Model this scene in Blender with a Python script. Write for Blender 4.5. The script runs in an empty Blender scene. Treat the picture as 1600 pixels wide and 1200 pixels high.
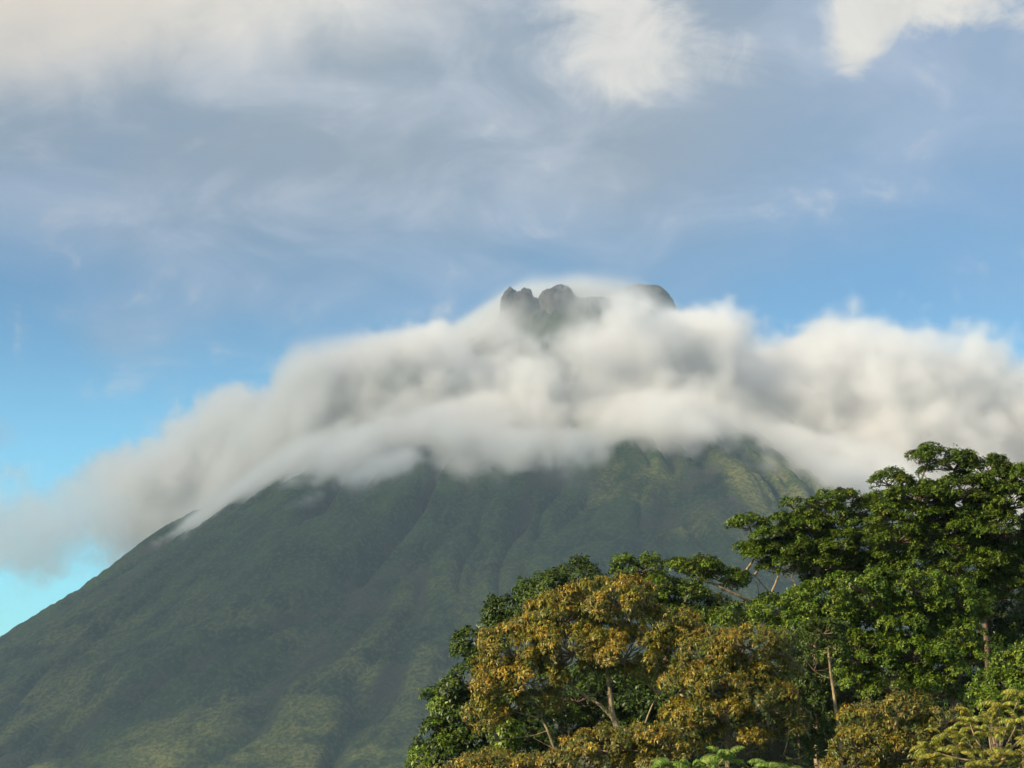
import bpy, math, random
import numpy as np
from mathutils import Vector

# ------------------------------------------------------------------ camera, sky, sun, exposure
SC = bpy.context.scene
COL = SC.collection
R = math.radians
PI = math.pi

ZC = 90.0                      # eye height above the valley floor
PITCH = 10.5
cam_data = bpy.data.cameras.new('camera')
cam_data.sensor_fit = 'HORIZONTAL'
cam_data.sensor_width = 36.0
cam_data.lens = 36.0 * 2986.0 / 1600.0
cam_data.clip_start = 0.5
cam_data.clip_end = 60000.0
cam = bpy.data.objects.new('camera', cam_data)
COL.objects.link(cam)
cam.location = (0, 0, ZC)
cam.rotation_euler = (R(90 + PITCH), 0, 0)
SC.camera = cam

SUN_EL = 27.0
SUN_AZ = 240.0                 # compass bearing of the sun, camera looks at bearing 0 (+Y)
SUN_DIR = Vector((math.sin(R(SUN_AZ)) * math.cos(R(SUN_EL)), math.cos(R(SUN_AZ)) * math.cos(R(SUN_EL)), math.sin(R(SUN_EL))))
sun_data = bpy.data.lights.new('sun', 'SUN')
sun_data.energy = 5.0
sun_data.angle = R(0.5)
sun_data.color = (1.0, 0.84, 0.62)
sun = bpy.data.objects.new('sun', sun_data)
COL.objects.link(sun)
sun.rotation_euler = SUN_DIR.to_track_quat('Z', 'Y').to_euler()
sun.location = (0, -50, 400)

SC.view_settings.view_transform = 'Standard'
SC.view_settings.look = 'None'
SC.view_settings.exposure = 0.80
SC.view_settings.gamma = 1.0
SC.view_settings.use_curve_mapping = False

cy = SC.cycles
cy.use_denoising = True
cy.max_bounces = 10
cy.diffuse_bounces = 1
cy.glossy_bounces = 2
cy.transmission_bounces = 2
cy.volume_bounces = 6
cy.transparent_max_bounces = 8
cy.volume_step_rate = 1.5
cy.volume_max_steps = 512
cy.use_adaptive_sampling = True
cy.adaptive_threshold = 0.02


class NT:
    """small helper around a node tree"""
    def __init__(self, nt):
        self.nt = nt
        nt.nodes.clear()

    def n(self, typ, ins=None, **props):
        nd = self.nt.nodes.new(typ)
        for k, v in props.items():
            setattr(nd, k, v)
        for k, v in (ins or {}).items():
            self.set(nd, k, v)
        return nd

    def set(self, nd, k, v):
        s = nd.inputs[k]
        if isinstance(v, bpy.types.NodeSocket):
            self.nt.links.new(v, s)
        else:
            s.default_value = v

    def m(self, op, a, b=None, c=None, clamp=False):
        nd = self.nt.nodes.new('ShaderNodeMath')
        nd.operation = op
        nd.use_clamp = clamp
        for i, v in enumerate((a, b, c)):
            if v is not None:
                self.set(nd, i, v)
        return nd.outputs[0]

    def step(self, x, lo, hi, a=0.0, b=1.0):
        nd = self.n('ShaderNodeMapRange', interpolation_type='SMOOTHSTEP')
        for k, v in zip((0, 1, 2, 3, 4), (x, lo, hi, a, b)):
            self.set(nd, k, v)
        return nd.outputs[0]

    def mix(self, f, a, b, blend='MIX'):
        nd = self.n('ShaderNodeMix', data_type='RGBA', blend_type=blend)
        self.set(nd, 0, f)
        self.set(nd, 6, a)
        self.set(nd, 7, b)
        return nd.outputs[2]

    def noise(self, vec, scale, detail=5, rough=0.55, dist=0.0, lac=2.0):
        nd = self.n('ShaderNodeTexNoise', {'Vector': vec, 'Scale': scale, 'Detail': detail, 'Roughness': rough, 'Distortion': dist, 'Lacunarity': lac})
        return nd.outputs[0]


def col(r, g, b):
    return (r, g, b, 1.0)


# --- world: clear Nishita blue with high, far cloud sheets mixed over it by direction
W = bpy.data.worlds.new('World')
SC.world = W
W.use_nodes = True
w = NT(W.node_tree)
SKY_STRENGTH = 0.085
sky = w.n('ShaderNodeTexSky', sky_type='NISHITA', sun_disc=False)
sky.sun_elevation = R(SUN_EL)
sky.sun_rotation = R(SUN_AZ)
sky.altitude = 400
sky.air_density = 1.0
sky.dust_density = 0.4
sky.ozone_density = 2.0
geo = w.n('ShaderNodeTexCoord')
sep = w.n('ShaderNodeSeparateXYZ', {0: geo.outputs['Generated']})
# the far cloud deck: azimuth / elevation in degrees (camera looks at azimuth 0)
az = w.m('MULTIPLY', w.m('ARCTAN2', sep.outputs[0], sep.outputs[1]), 180 / PI)
el = w.m('MULTIPLY', w.m('ARCSINE', sep.outputs[2]), 180 / PI)


def blob(ca, ce, ra, re, soft=1.0):
    """soft round patch of cloud at azimuth ca, elevation ce"""
    dx = w.m('DIVIDE', w.m('SUBTRACT', az, ca), ra)
    dy = w.m('DIVIDE', w.m('SUBTRACT', el, ce), re)
    q = w.m('ADD', w.m('MULTIPLY', dx, dx), w.m('MULTIPLY', dy, dy))
    return w.m('POWER', 2.718, w.m('MULTIPLY', q, -1.0))


vec = geo.outputs['Generated']
stretch = w.n('ShaderNodeMapping', {0: vec, 3: (1.0, 1.0, 1.9)}).outputs[0]
n_big = w.noise(stretch, 5.0, 4, 0.5, 0.3)
n_mid = w.noise(stretch, 13.0, 6, 0.56, 0.6)
n_fine = w.noise(vec, 30.0, 6, 0.6, 0.9)

sky_col = w.n('ShaderNodeVectorMath', {0: sky.outputs[0]}, operation='SCALE')
sky_col.inputs['Scale'].default_value = SKY_STRENGTH
tint = w.mix(w.step(el, 6.5, 13.5), col(0.70, 1.48, 1.63), col(0.57, 0.93, 1.10))
base = w.mix(1.0, sky_col.outputs[0], tint, 'MULTIPLY')

# thin lavender-grey veil, thicker with height
low_edge = w.m('ADD', w.step(az, -16.0, 16.0, 0.0, 1.6), w.step(az, -9.0, -16.0, 0.0, 1.2))
veil = w.m('ADD', w.step(w.m('SUBTRACT', el, low_edge), 10.2, 16.4), w.m('MULTIPLY', w.m('SUBTRACT', n_big, 0.5), 0.9))
veil = w.m('ADD', veil, w.m('MULTIPLY', blob(-12.0, 11.6, 1.6, 0.9), 0.45))
veil = w.m('ADD', veil, w.m('MULTIPLY', blob(-15.6, 8.7, 0.9, 0.5), 0.5))
veil = w.m('SUBTRACT', veil, w.m('MULTIPLY', blob(13.5, 15.5, 6.0, 3.5), 0.28))
veil = w.m('MULTIPLY', w.m('ADD', veil, w.m('MULTIPLY', w.m('SUBTRACT', n_mid, 0.5), 0.55)), 0.93, clamp=True)
thick = w.m('ADD', n_mid, w.m('MULTIPLY', blob(-8.5, 17.6, 4.5, 1.2), -0.25))
thick = w.m('ADD', thick, w.m('MULTIPLY', blob(-9.0, 16.0, 6.0, 0.8), 0.10))
veil_c = w.mix(w.step(thick, 0.32, 0.68), col(0.225, 0.272, 0.328), col(0.330, 0.370, 0.440))
veil_c = w.mix(w.step(az, 2.0, 15.0, 0.0, 0.6), veil_c, col(0.240, 0.330, 0.480))
c1 = w.mix(veil, base, veil_c)

# brighter cloud bodies, where the sun reaches the deck
nz = w.m('ADD', w.m('MULTIPLY', w.m('SUBTRACT', n_mid, 0.5), 1.25), w.m('MULTIPLY', w.m('SUBTRACT', n_fine, 0.5), 0.8))
soft = w.m('ADD', w.m('MULTIPLY', blob(-11.0, 22.8, 9.5, 3.3), 1.25), w.m('MULTIPLY', blob(-17.0, 20.0, 4.0, 2.6), 0.5))
soft = w.m('ADD', soft, w.m('MULTIPLY', nz, 0.40))
soft = w.m('MULTIPLY', w.step(soft, 0.15, 1.1), 0.95)
wis = w.m('ADD', w.m('MULTIPLY', blob(3.6, 21.6, 2.9, 2.4), 1.05), w.m('MULTIPLY', blob(7.0, 19.8, 1.8, 0.9), 0.6))
wis = w.m('ADD', wis, w.m('MULTIPLY', blob(3.6, 19.4, 1.4, 0.9), 0.5))
wis = w.m('MULTIPLY', w.step(w.m('ADD', wis, w.m('MULTIPLY', nz, 1.7)), 0.15, 1.2), 0.85)
edge = w.m('SUBTRACT', 20.1, w.m('MULTIPLY', blob(10.7, 20.0, 0.9, 9.0), 0.9))
edge = w.m('ADD', edge, w.m('MULTIPLY', blob(12.4, 20.0, 1.3, 9.0), 0.35))
crisp = w.m('MINIMUM', w.m('MULTIPLY', w.m('SUBTRACT', az, 9.9), 1.3), w.m('MULTIPLY', w.m('SUBTRACT', el, edge), 1.5))
crisp = w.m('MINIMUM', crisp, w.m('MULTIPLY', w.m('SUBTRACT', 26.0, az), 0.3))
crisp = w.m('MINIMUM', crisp, w.m('MULTIPLY', w.m('SUBTRACT', 25.5, el), 0.5))
crisp = w.m('MULTIPLY', w.step(w.m('ADD', w.m('MINIMUM', crisp, 0.9), w.m('MULTIPLY', nz, 2.6)), -0.3, 1.05), 0.97)
high = w.m('MULTIPLY', w.step(w.m('ADD', w.step(el, 22.0, 30.0), w.m('MULTIPLY', nz, 1.4)), 0.4, 1.2), 0.7)
bright = w.m('MAXIMUM', w.m('MAXIMUM', soft, wis), w.m('MAXIMUM', crisp, high))
lit_c = w.mix(w.step(n_fine, 0.3, 0.7), col(0.55, 0.53, 0.49), col(0.63, 0.60, 0.55))
lit_c = w.mix(w.step(az, -4.0, -15.0, 0.0, 0.8), lit_c, col(0.56, 0.50, 0.43))
c2 = w.mix(bright, c1, lit_c)
bg = w.n('ShaderNodeBackground', {'Color': c2, 'Strength': 0.76})
wo = w.n('ShaderNodeOutputWorld')
W.node_tree.links.new(bg.outputs[0], wo.inputs[0])

# ------------------------------------------------------------------ helpers
def tag(o, label=None, cat=None, group=None, kind=None):
    if label: o['label'] = label
    if cat: o['category'] = cat
    if group: o['group'] = group
    if kind: o['kind'] = kind
    return o


def mesh_from(name, verts, faces_flat, nper, mat, parent=None, smooth=True, attrs=None):
    """verts (n,3) array, faces (m,nper) index array -> one mesh object"""
    me = bpy.data.meshes.new(name)
    verts = np.ascontiguousarray(verts, dtype=np.float32)
    f = np.ascontiguousarray(faces_flat, dtype=np.int32)
    me.vertices.add(len(verts))
    me.vertices.foreach_set('co', verts.ravel())
    me.loops.add(f.size)
    me.loops.foreach_set('vertex_index', f.ravel())
    me.polygons.add(len(f))
    me.polygons.foreach_set('loop_start', np.arange(0, f.size, nper, dtype=np.int32))
    me.polygons.foreach_set('loop_total', np.full(len(f), nper, dtype=np.int32))
    if smooth:
        me.polygons.foreach_set('use_smooth', np.ones(len(f), dtype=bool))
    for an, (dom, arr) in (attrs or {}).items():
        if arr.ndim == 2:
            a = me.color_attributes.new(an, 'FLOAT_COLOR', dom)
            rgba = np.ones((len(arr), 4), dtype=np.float32)
            rgba[:, :3] = arr
            a.data.foreach_set('color', rgba.ravel())
        else:
            a = me.attributes.new(an, 'FLOAT', dom)
            a.data.foreach_set('value', np.ascontiguousarray(arr, dtype=np.float32))
    me.update(calc_edges=True)
    me.materials.append(mat)
    o = bpy.data.objects.new(name, me)
    COL.objects.link(o)
    if parent is not None:
        o.parent = parent
    return o


def P(px, py, Y):
    """the point at distance Y in front of the viewpoint, seen at (px, py) of a 1600 x 1200 frame"""
    u, v = (px - 800) / 2986.0, (600 - py) / 2986.0
    c, s = math.cos(R(PITCH)), math.sin(R(PITCH))
    d = (u, c - v * s, s + v * c)
    t = Y / d[1]
    return np.array((d[0] * t, Y, ZC + d[2] * t))


_perm = np.random.RandomState(7).permutation(4096)
_perm = np.concatenate([_perm, _perm, _perm])
_grad = np.random.RandomState(8).normal(size=(4096, 3))
_grad /= np.linalg.norm(_grad, axis=1)[:, None]


def perlin(x, y, z):
    xi, yi, zi = np.floor(x).astype(int), np.floor(y).astype(int), np.floor(z).astype(int)
    xf, yf, zf = x - xi, y - yi, z - zi
    u, v, t = (q * q * q * (q * (q * 6 - 15) + 10) for q in (xf, yf, zf))
    def g(a, b, c):
        h = _perm[_perm[_perm[(xi + a) & 4095] + ((yi + b) & 4095)] + ((zi + c) & 4095)]
        gr = _grad[h]
        return gr[..., 0] * (xf - a) + gr[..., 1] * (yf - b) + gr[..., 2] * (zf - c)
    x00 = g(0, 0, 0) * (1 - u) + g(1, 0, 0) * u
    x10 = g(0, 1, 0) * (1 - u) + g(1, 1, 0) * u
    x01 = g(0, 0, 1) * (1 - u) + g(1, 0, 1) * u
    x11 = g(0, 1, 1) * (1 - u) + g(1, 1, 1) * u
    return ((x00 * (1 - v) + x10 * v) * (1 - t) + (x01 * (1 - v) + x11 * v) * t) * 1.6


def fbm(x, y, z, octs=4, gain=0.5, lac=2.03):
    a, s, f = 1.0, 0.0, 1.0
    for i in range(octs):
        s = s + a * perlin(x * f + i * 17.3, y * f + i * 5.1, z * f + i * 9.7)
        a *= gain
        f *= lac
    return s


def sstep(x, lo, hi):
    t = np.clip((x - lo) / (hi - lo), 0, 1)
    return t * t * (3 - 2 * t)


# ------------------------------------------------------------------ the volcano
PX, PY = 184.0, 5000.0         # axis of the cone
H_TOP, R_TOP, SLOPE = 1128.0 + ZC, 165.0, 0.70


def cone_r(h):                 # radius of the smooth cone at height h
    return R_TOP + (H_TOP - h) / SLOPE


def cone_h(r):
    h = H_TOP - (r - R_TOP) * SLOPE
    h = np.where(h < 110, 110 - 130 * (1 - np.exp(-(110 - h) / 130.0)), h)   # concave foot
    return h


def mountain_height(th, r):
    """th: 0 faces the viewer, positive to the right"""
    h = cone_h(np.maximum(r, R_TOP))
    h = np.where(r < R_TOP, H_TOP - 25 * (1 - (r / R_TOP) ** 2), h)
    down = np.clip((r - R_TOP) / 900.0, 0, 1.6)
    cx, cz = np.cos(th), np.sin(th)
    # radial gullies: sampled on a cylinder so they run down the slope, bent a little with distance
    bend = 0.08 * fbm(cx * 2.2, cz * 2.2, r / 700.0, 3)
    t2 = th + bend
    gx, gz = np.cos(t2), np.sin(t2)
    n1 = fbm(gx * 3.0 + 3, gz * 3.0 + 11, r / 1800.0, 2)
    n2 = perlin(gx * 7.5 + 31, gz * 7.5 + 7, r / 900.0)
    n3 = perlin(gx * 17 + 71, gz * 17 + 3, r / 420.0 + 4)
    n4 = perlin(gx * 38 + 13, gz * 38 + 23, r / 200.0 + 9)
    amp = 0.04 + down
    pres = sstep(fbm(gx * 3.1 + 40, gz * 3.1, r / 500.0, 2), -0.2, 0.3)
    rid = 80 * n1 * sstep(r, 2300, 1200) - (95 - 50 * sstep(r, 1100, 1800)) * np.exp(-(n2 / 0.13) ** 2) * (0.25 + 0.75 * pres) - 40 * np.exp(-(n3 / 0.2) ** 2) * sstep(fbm(gx * 5.3, gz * 5.3 + 9, r / 330.0, 2), -0.25, 0.3) - 3.5 * np.abs(n4) + 12
    h = h + rid * amp * np.clip(1.35 - 0.62 * down, 0.28, 1)
    wx, wy = r * cx, r * cz
    h = h + 8 * fbm(wx / 190.0, wy / 190.0, 0 * r + 2, 3) * np.minimum(1, 0.2 + down) * sstep(r, 2200, 1200)
    h = h + 5.0 * fbm(wx / 30.0, wy / 30.0, 0 * r + 5, 3, 0.75)
    return h, n1, n2


def build_mountain():
    nf, nb, nr = 660, 70, 400
    th = np.concatenate([np.linspace(-1.75, 1.75, nf), np.linspace(1.75, 2 * PI - 1.75, nb + 2)[1:-1]])
    rr = np.concatenate([[4.0], np.linspace(22, 2700, nr), np.linspace(2720, 3600, 30)])
    T, RR = np.meshgrid(th, rr, indexing='ij')
    h, n1, n2 = mountain_height(T, RR)
    X = PX + RR * np.sin(T)
    Y = PY - RR * np.cos(T)
    V = np.stack([X, Y, h], -1).reshape(-1, 3)
    nt, nq = len(th), len(rr)
    i = np.arange(nt)[:, None]
    j = np.arange(nq - 1)[None, :]
    i2 = (i + 1) % nt
    F = np.stack([i * nq + j, i2 * nq + j, i2 * nq + j + 1, i * nq + j + 1], -1).reshape(-1, 4)
    top = 0
    gully = (np.abs(n2)).reshape(-1)
    return V, F, gully


def mountain_material():
    m = bpy.data.materials.new('mountain_forest')
    m.use_nodes = True
    t = NT(m.node_tree)
    g = t.n('ShaderNodeNewGeometry')
    pos = g.outputs['Position']
    sp = t.n('ShaderNodeSeparateXYZ', {0: pos})
    at = t.n('ShaderNodeAttribute', attribute_name='gully')
    big = t.noise(pos, 0.0030, 4, 0.55, 0.4)
    mid = t.noise(pos, 0.012, 6, 0.6, 0.3)
    fine = t.noise(pos, 0.11, 5, 0.65)
    vor = t.n('ShaderNodeTexVoronoi', {'Vector': pos, 'Scale': 0.14, 'Randomness': 1.0})
    forest = t.mix(t.step(mid, 0.35, 0.65), col(0.006, 0.017, 0.006), col(0.023, 0.046, 0.010))
    forest = t.mix(t.m('MULTIPLY', t.step(fine, 0.48, 0.62), 0.7), forest, col(0.052, 0.080, 0.017))
    grass = t.mix(t.step(fine, 0.36, 0.66), col(0.036, 0.054, 0.014), col(0.15, 0.15, 0.038))
    gf = t.m('MULTIPLY', t.step(big, 0.40, 0.58), t.step(sp.outputs[2], 560, 180))
    gf = t.m('MULTIPLY', gf, t.step(mid, 0.36, 0.58))
    gf = t.m('MULTIPLY', gf, t.step(at.outputs['Fac'], 0.04, 0.22))
    c = t.mix(gf, forest, grass)
    # bare, brownish gully beds
    bare = t.m('MULTIPLY', t.step(at.outputs['Fac'], 0.20, 0.05), t.step(mid, 0.44, 0.60))
    c = t.mix(t.m('MULTIPLY', bare, 0.75), c, t.mix(fine, col(0.022, 0.018, 0.015), col(0.060, 0.046, 0.036)))
    # grass on the right shoulder, its sunlit patch also put into the colour
    dx = t.m('DIVIDE', t.m('SUBTRACT', sp.outputs[0], 440.0), 230.0)
    dz = t.m('DIVIDE', t.m('SUBTRACT', sp.outputs[2], 610.0), 105.0)
    q = t.m('SQRT', t.m('ADD', t.m('MULTIPLY', dx, dx), t.m('MULTIPLY', dz, dz)))
    q = t.m('ADD', q, t.m('MULTIPLY', t.m('SUBTRACT', mid, 0.5), 3.4))
    sunlit_grass = t.m('MULTIPLY', t.step(q, 1.35, 0.2), t.step(at.outputs['Fac'], 0.02, 0.22))
    c = t.mix(t.m('MULTIPLY', sunlit_grass, 0.9), c, t.mix(t.step(fine, 0.38, 0.62), col(0.075, 0.095, 0.022), col(0.21, 0.19, 0.06)))
    # bare dark rock near the top
    c = t.mix(t.step(sp.outputs[2], 1120, 1220), c, t.mix(fine, col(0.035, 0.034, 0.033), col(0.075, 0.072, 0.07)))
    c = t.mix(t.m('MULTIPLY', vor.outputs['Distance'], 0.10, clamp=True), c, col(0.012, 0.02, 0.010))
    bmp = t.n('ShaderNodeBump', {'Strength': 1.0, 'Distance': 9.0, 'Height': t.m('SUBTRACT', fine, t.m('MULTIPLY', vor.outputs['Distance'], 0.09))})
    b = t.n('ShaderNodeBsdfPrincipled', {'Base Color': c, 'Roughness': 0.9, 'Specular IOR Level': 0.1, 'Normal': bmp.outputs[0]})
    o = t.n('ShaderNodeOutputMaterial')
    m.node_tree.links.new(b.outputs[0], o.inputs[0])
    return m


M_MOUNT = mountain_material()
mv, mf, mg = build_mountain()
mountain = mesh_from('mountain', mv, mf, 4, M_MOUNT, attrs={'gully': ('POINT', mg)})
tag(mountain, kind='structure')


def rock_material():
    m = bpy.data.materials.new('summit_rock')
    m.use_nodes = True
    t = NT(m.node_tree)
    pos = t.n('ShaderNodeNewGeometry').outputs['Position']
    n = t.noise(pos, 0.05, 6, 0.65)
    c = t.mix(t.step(n, 0.35, 0.7), col(0.028, 0.028, 0.028), col(0.085, 0.082, 0.08))
    bmp = t.n('ShaderNodeBump', {'Strength': 1.0, 'Distance': 4.0, 'Height': n})
    b = t.n('ShaderNodeBsdfPrincipled', {'Base Color': c, 'Roughness': 0.9, 'Normal': bmp.outputs[0]})
    o = t.n('ShaderNodeOutputMaterial')
    m.node_tree.links.new(b.outputs[0], o.inputs[0])
    return m


M_ROCK = rock_material()


def rock_lump(c, rx, ry, rz, seed, power=2.25, rough=0.15):
    """a craggy dome of rock"""
    nu, nv = 60, 34
    u = np.linspace(0, 2 * PI, nu, endpoint=False)
    v = np.linspace(-0.9, PI / 2, nv)
    U, V = np.meshgrid(u, v, indexing='ij')
    d = np.stack([np.cos(V) * np.cos(U), np.cos(V) * np.sin(U), np.sin(V)], -1)
    nrm = (np.abs(d) ** power).sum(-1) ** (1 / power)
    n = fbm(d[..., 0] * 1.7 + seed, d[..., 1] * 1.7, d[..., 2] * 1.7, 5, 0.5)
    k = (1 + rough * n) / nrm
    p = d * k[..., None] * np.array((rx, ry, rz)) + np.asarray(c)
    i = np.arange(nu)[:, None]
    j = np.arange(nv - 1)[None, :]
    i2 = (i + 1) % nu
    F = np.stack([i * nv + j, i2 * nv + j, i2 * nv + j + 1, i * nv + j + 1], -1).reshape(-1, 4)
    return p.reshape(-1, 3), F


for (px, py, Y, rx, ry, rz, sd) in ((798, 487, 4840, 25, 40, 60, 1.0), (822, 486, 4846, 19, 34, 58, 4.0), (814, 512, 4836, 58, 50, 88, 6.0), (874, 504, 4830, 62, 60, 92, 8.0),
                                    (950, 480, 5090, 80, 60, 40, 15.0), (1004, 486, 5085, 92, 64, 74, 12.0)):
    v, f = rock_lump(P(px, py, Y), rx, ry, rz, sd, *((2.05, 0.09) if Y > 5000 else (2.4, 0.16)))
    mesh_from('rock_outcrop', v, f, 4, M_ROCK, parent=mountain)


# ------------------------------------------------------------------ ground sheet: viewing hill, wooded slope, valley
def ground_z(x, y):
    d = np.hypot(x, y)
    hill = (ZC - 1.7) - 12.5 * sstep(d, 8, 75) - (ZC - 22) * sstep(d, 150, 620)
    # the wooded rise to the right
    hill = hill + 17.5 * np.exp(-((np.maximum(0, 12 - x) / 13.0) ** 2 + (np.maximum(0, x - 60) / 40.0) ** 2 + ((y - 146) / 22.0) ** 2))
    return hill + 0.8 * perlin(x / 37.0, y / 37.0, 0 * x + 1.5) * sstep(d, 5, 40)


def build_ground():
    nt = 120
    rr = np.concatenate([[0.5], np.linspace(2, 200, 90), np.geomspace(205, 9800, 70)])
    th = np.linspace(0, 2 * PI, nt, endpoint=False)
    T, RR = np.meshgrid(th, rr, indexing='ij')
    X, Y = RR * np.sin(T), RR * np.cos(T)
    V = np.stack([X, Y, ground_z(X, Y)], -1).reshape(-1, 3)
    nq = len(rr)
    i = np.arange(nt)[:, None]
    j = np.arange(nq - 1)[None, :]
    i2 = (i + 1) % nt
    F = np.stack([i * nq + j, i * nq + j + 1, i2 * nq + j + 1, i2 * nq + j], -1).reshape(-1, 4)
    return V, F


def ground_material():
    m = bpy.data.materials.new('forest_floor')
    m.use_nodes = True
    t = NT(m.node_tree)
    pos = t.n('ShaderNodeNewGeometry').outputs['Position']
    a = t.noise(pos, 0.02, 6, 0.6)
    f = t.noise(pos, 0.9, 6, 0.65)
    c = t.mix(t.step(a, 0.35, 0.65), col(0.030, 0.045, 0.018), col(0.06, 0.075, 0.028))
    c = t.mix(t.m('MULTIPLY', f, 0.6), c, col(0.035, 0.026, 0.016))
    bmp = t.n('ShaderNodeBump', {'Strength': 0.8, 'Distance': 0.4, 'Height': f})
    b = t.n('ShaderNodeBsdfPrincipled', {'Base Color': c, 'Roughness': 0.95, 'Normal': bmp.outputs[0]})
    o = t.n('ShaderNodeOutputMaterial')
    m.node_tree.links.new(b.outputs[0], o.inputs[0])
    return m


gv, gf_ = build_ground()
tag(mesh_from('ground', gv, gf_, 4, ground_material()), kind='structure')


# ------------------------------------------------------------------ trees
RNG = np.random.RandomState(20)


def leaf_material(name, rough=0.42, trans=0.22, spec=0.5):
    m = bpy.data.materials.new(name)
    m.use_nodes = True
    t = NT(m.node_tree)
    c = t.n('ShaderNodeAttribute', attribute_name='tint').outputs['Color']
    b = t.n('ShaderNodeBsdfPrincipled', {'Base Color': c, 'Roughness': rough, 'Specular IOR Level': spec})
    tr = t.n('ShaderNodeBsdfTranslucent', {'Color': t.mix(1.0, c, col(1.0, 1.15, 0.45), 'MULTIPLY')})
    mx = t.n('ShaderNodeMixShader', {0: trans, 1: b.outputs[0], 2: tr.outputs[0]})
    o = t.n('ShaderNodeOutputMaterial')
    m.node_tree.links.new(mx.outputs[0], o.inputs[0])
    return m


def bark_material(name, c1, c2):
    m = bpy.data.materials.new(name)
    m.use_nodes = True
    t = NT(m.node_tree)
    pos = t.n('ShaderNodeNewGeometry').outputs['Position']
    n = t.noise(t.n('ShaderNodeMapping', {0: pos, 3: (1, 1, 0.4)}).outputs[0], 5.0, 5, 0.65)
    c = t.mix(t.step(n, 0.35, 0.68), c1, c2)
    bmp = t.n('ShaderNodeBump', {'Strength': 0.7, 'Distance': 0.03, 'Height': n})
    b = t.n('ShaderNodeBsdfPrincipled', {'Base Color': c, 'Roughness': 0.85, 'Normal': bmp.outputs[0]})
    o = t.n('ShaderNodeOutputMaterial')
    m.node_tree.links.new(b.outputs[0], o.inputs[0])
    return m


M_LEAF = leaf_material('leaf_surface', 0.46, 0.16, 0.32)
M_LEAF_SOFT = leaf_material('leaf_soft', 0.5, 0.25, 0.25)
M_BARK_PALE = bark_material('bark_pale', col(0.11, 0.08, 0.04), col(0.36, 0.27, 0.14))
M_BARK_BROWN = bark_material('bark_brown', col(0.07, 0.045, 0.028), col(0.20, 0.13, 0.075))

PAL = {
    'bronze': [(0.23, 0.135, 0.012), (0.31, 0.20, 0.018), (0.16, 0.11, 0.010), (0.34, 0.25, 0.03), (0.13, 0.12, 0.012), (0.06, 0.085, 0.010), (0.23, 0.115, 0.012)],
    'gold': [(0.23, 0.17, 0.014), (0.31, 0.24, 0.025), (0.18, 0.155, 0.014), (0.21, 0.125, 0.011), (0.12, 0.13, 0.013), (0.085, 0.115, 0.012), (0.055, 0.09, 0.011)],
    'olive': [(0.10, 0.10, 0.015), (0.15, 0.125, 0.018), (0.18, 0.12, 0.018), (0.075, 0.095, 0.014), (0.055, 0.085, 0.013)],
    'dark': [(0.030, 0.062, 0.009), (0.044, 0.080, 0.011), (0.064, 0.098, 0.012), (0.022, 0.045, 0.008), (0.085, 0.11, 0.014)],
    'high': [(0.048, 0.092, 0.008), (0.080, 0.132, 0.011), (0.118, 0.17, 0.015), (0.033, 0.062, 0.007), (0.145, 0.15, 0.016)],
    'mid': [(0.062, 0.122, 0.009), (0.095, 0.162, 0.012), (0.14, 0.195, 0.015), (0.040, 0.082, 0.009), (0.19, 0.225, 0.022)],
    'yellow': [(0.27, 0.26, 0.03), (0.36, 0.33, 0.06), (0.17, 0.20, 0.022), (0.27, 0.20, 0.022), (0.11, 0.15, 0.018)],
    'fresh': [(0.10, 0.19, 0.02), (0.15, 0.24, 0.03), (0.07, 0.15, 0.018), (0.24, 0.29, 0.06)],
}


def unit(v):
    return v / np.maximum(np.linalg.norm(v, axis=-1, keepdims=True), 1e-9)


def leaves_mesh(name, base, d, up, L, Wd, tint, parent, mat, droop=0.25, rich=True):
    """N leaves: base point, direction, rough upward side, length, width, colour"""
    d = unit(d)
    s = unit(np.cross(d, up))
    n = np.cross(s, d)
    L = L[:, None]
    Wd = Wd[:, None]
    mid = base + d * L * 0.48
    lift = n * Wd * 0.28
    tip = base + d * L * (1 - 0.1 * droop) - n * L * droop * 0.55
    lf = mid + s * Wd * 0.5 + lift
    rt = mid - s * Wd * 0.5 + lift
    N = len(base)
    k = np.arange(N)[:, None]
    if rich:
        V = np.stack([base, lf, mid, rt, tip], 1).reshape(-1, 3)
        F = np.stack([k * 5 + np.array([[0, 2, 4, 1]]), k * 5 + np.array([[0, 3, 4, 2]])], 1).reshape(-1, 4)
        q = 5
    else:
        V = np.stack([base, lf, tip, rt], 1).reshape(-1, 3)
        F = k * 4 + np.array([[0, 3, 2, 1]])
        q = 4
    C = np.repeat(tint, q, axis=0)
    return mesh_from(name, V, F, 4, mat, parent=parent, smooth=False, attrs={'tint': ('POINT', C)})


def curve_pts(pts, rad, seg=5):
    """Catmull-Rom through pts"""
    p = np.asarray(pts, float)
    r = np.asarray(rad, float)
    if len(p) < 3:
        t = np.linspace(0, 1, seg + 1)[:, None]
        return p[0] * (1 - t) + p[-1] * t, r[0] * (1 - t[:, 0]) + r[-1] * t[:, 0]
    P0 = np.vstack([2 * p[0] - p[1], p, 2 * p[-1] - p[-2]])
    out, ro = [], []
    for i in range(len(p) - 1):
        a, b, c, e = P0[i:i + 4]
        for t in np.linspace(0, 1, seg, endpoint=False):
            out.append(0.5 * ((2 * b) + (c - a) * t + (2 * a - 5 * b + 4 * c - e) * t * t + (-a + 3 * b - 3 * c + e) * t ** 3))
            ro.append(r[i] * (1 - t) + r[i + 1] * t)
    out.append(p[-1])
    ro.append(r[-1])
    return np.array(out), np.array(ro)


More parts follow.
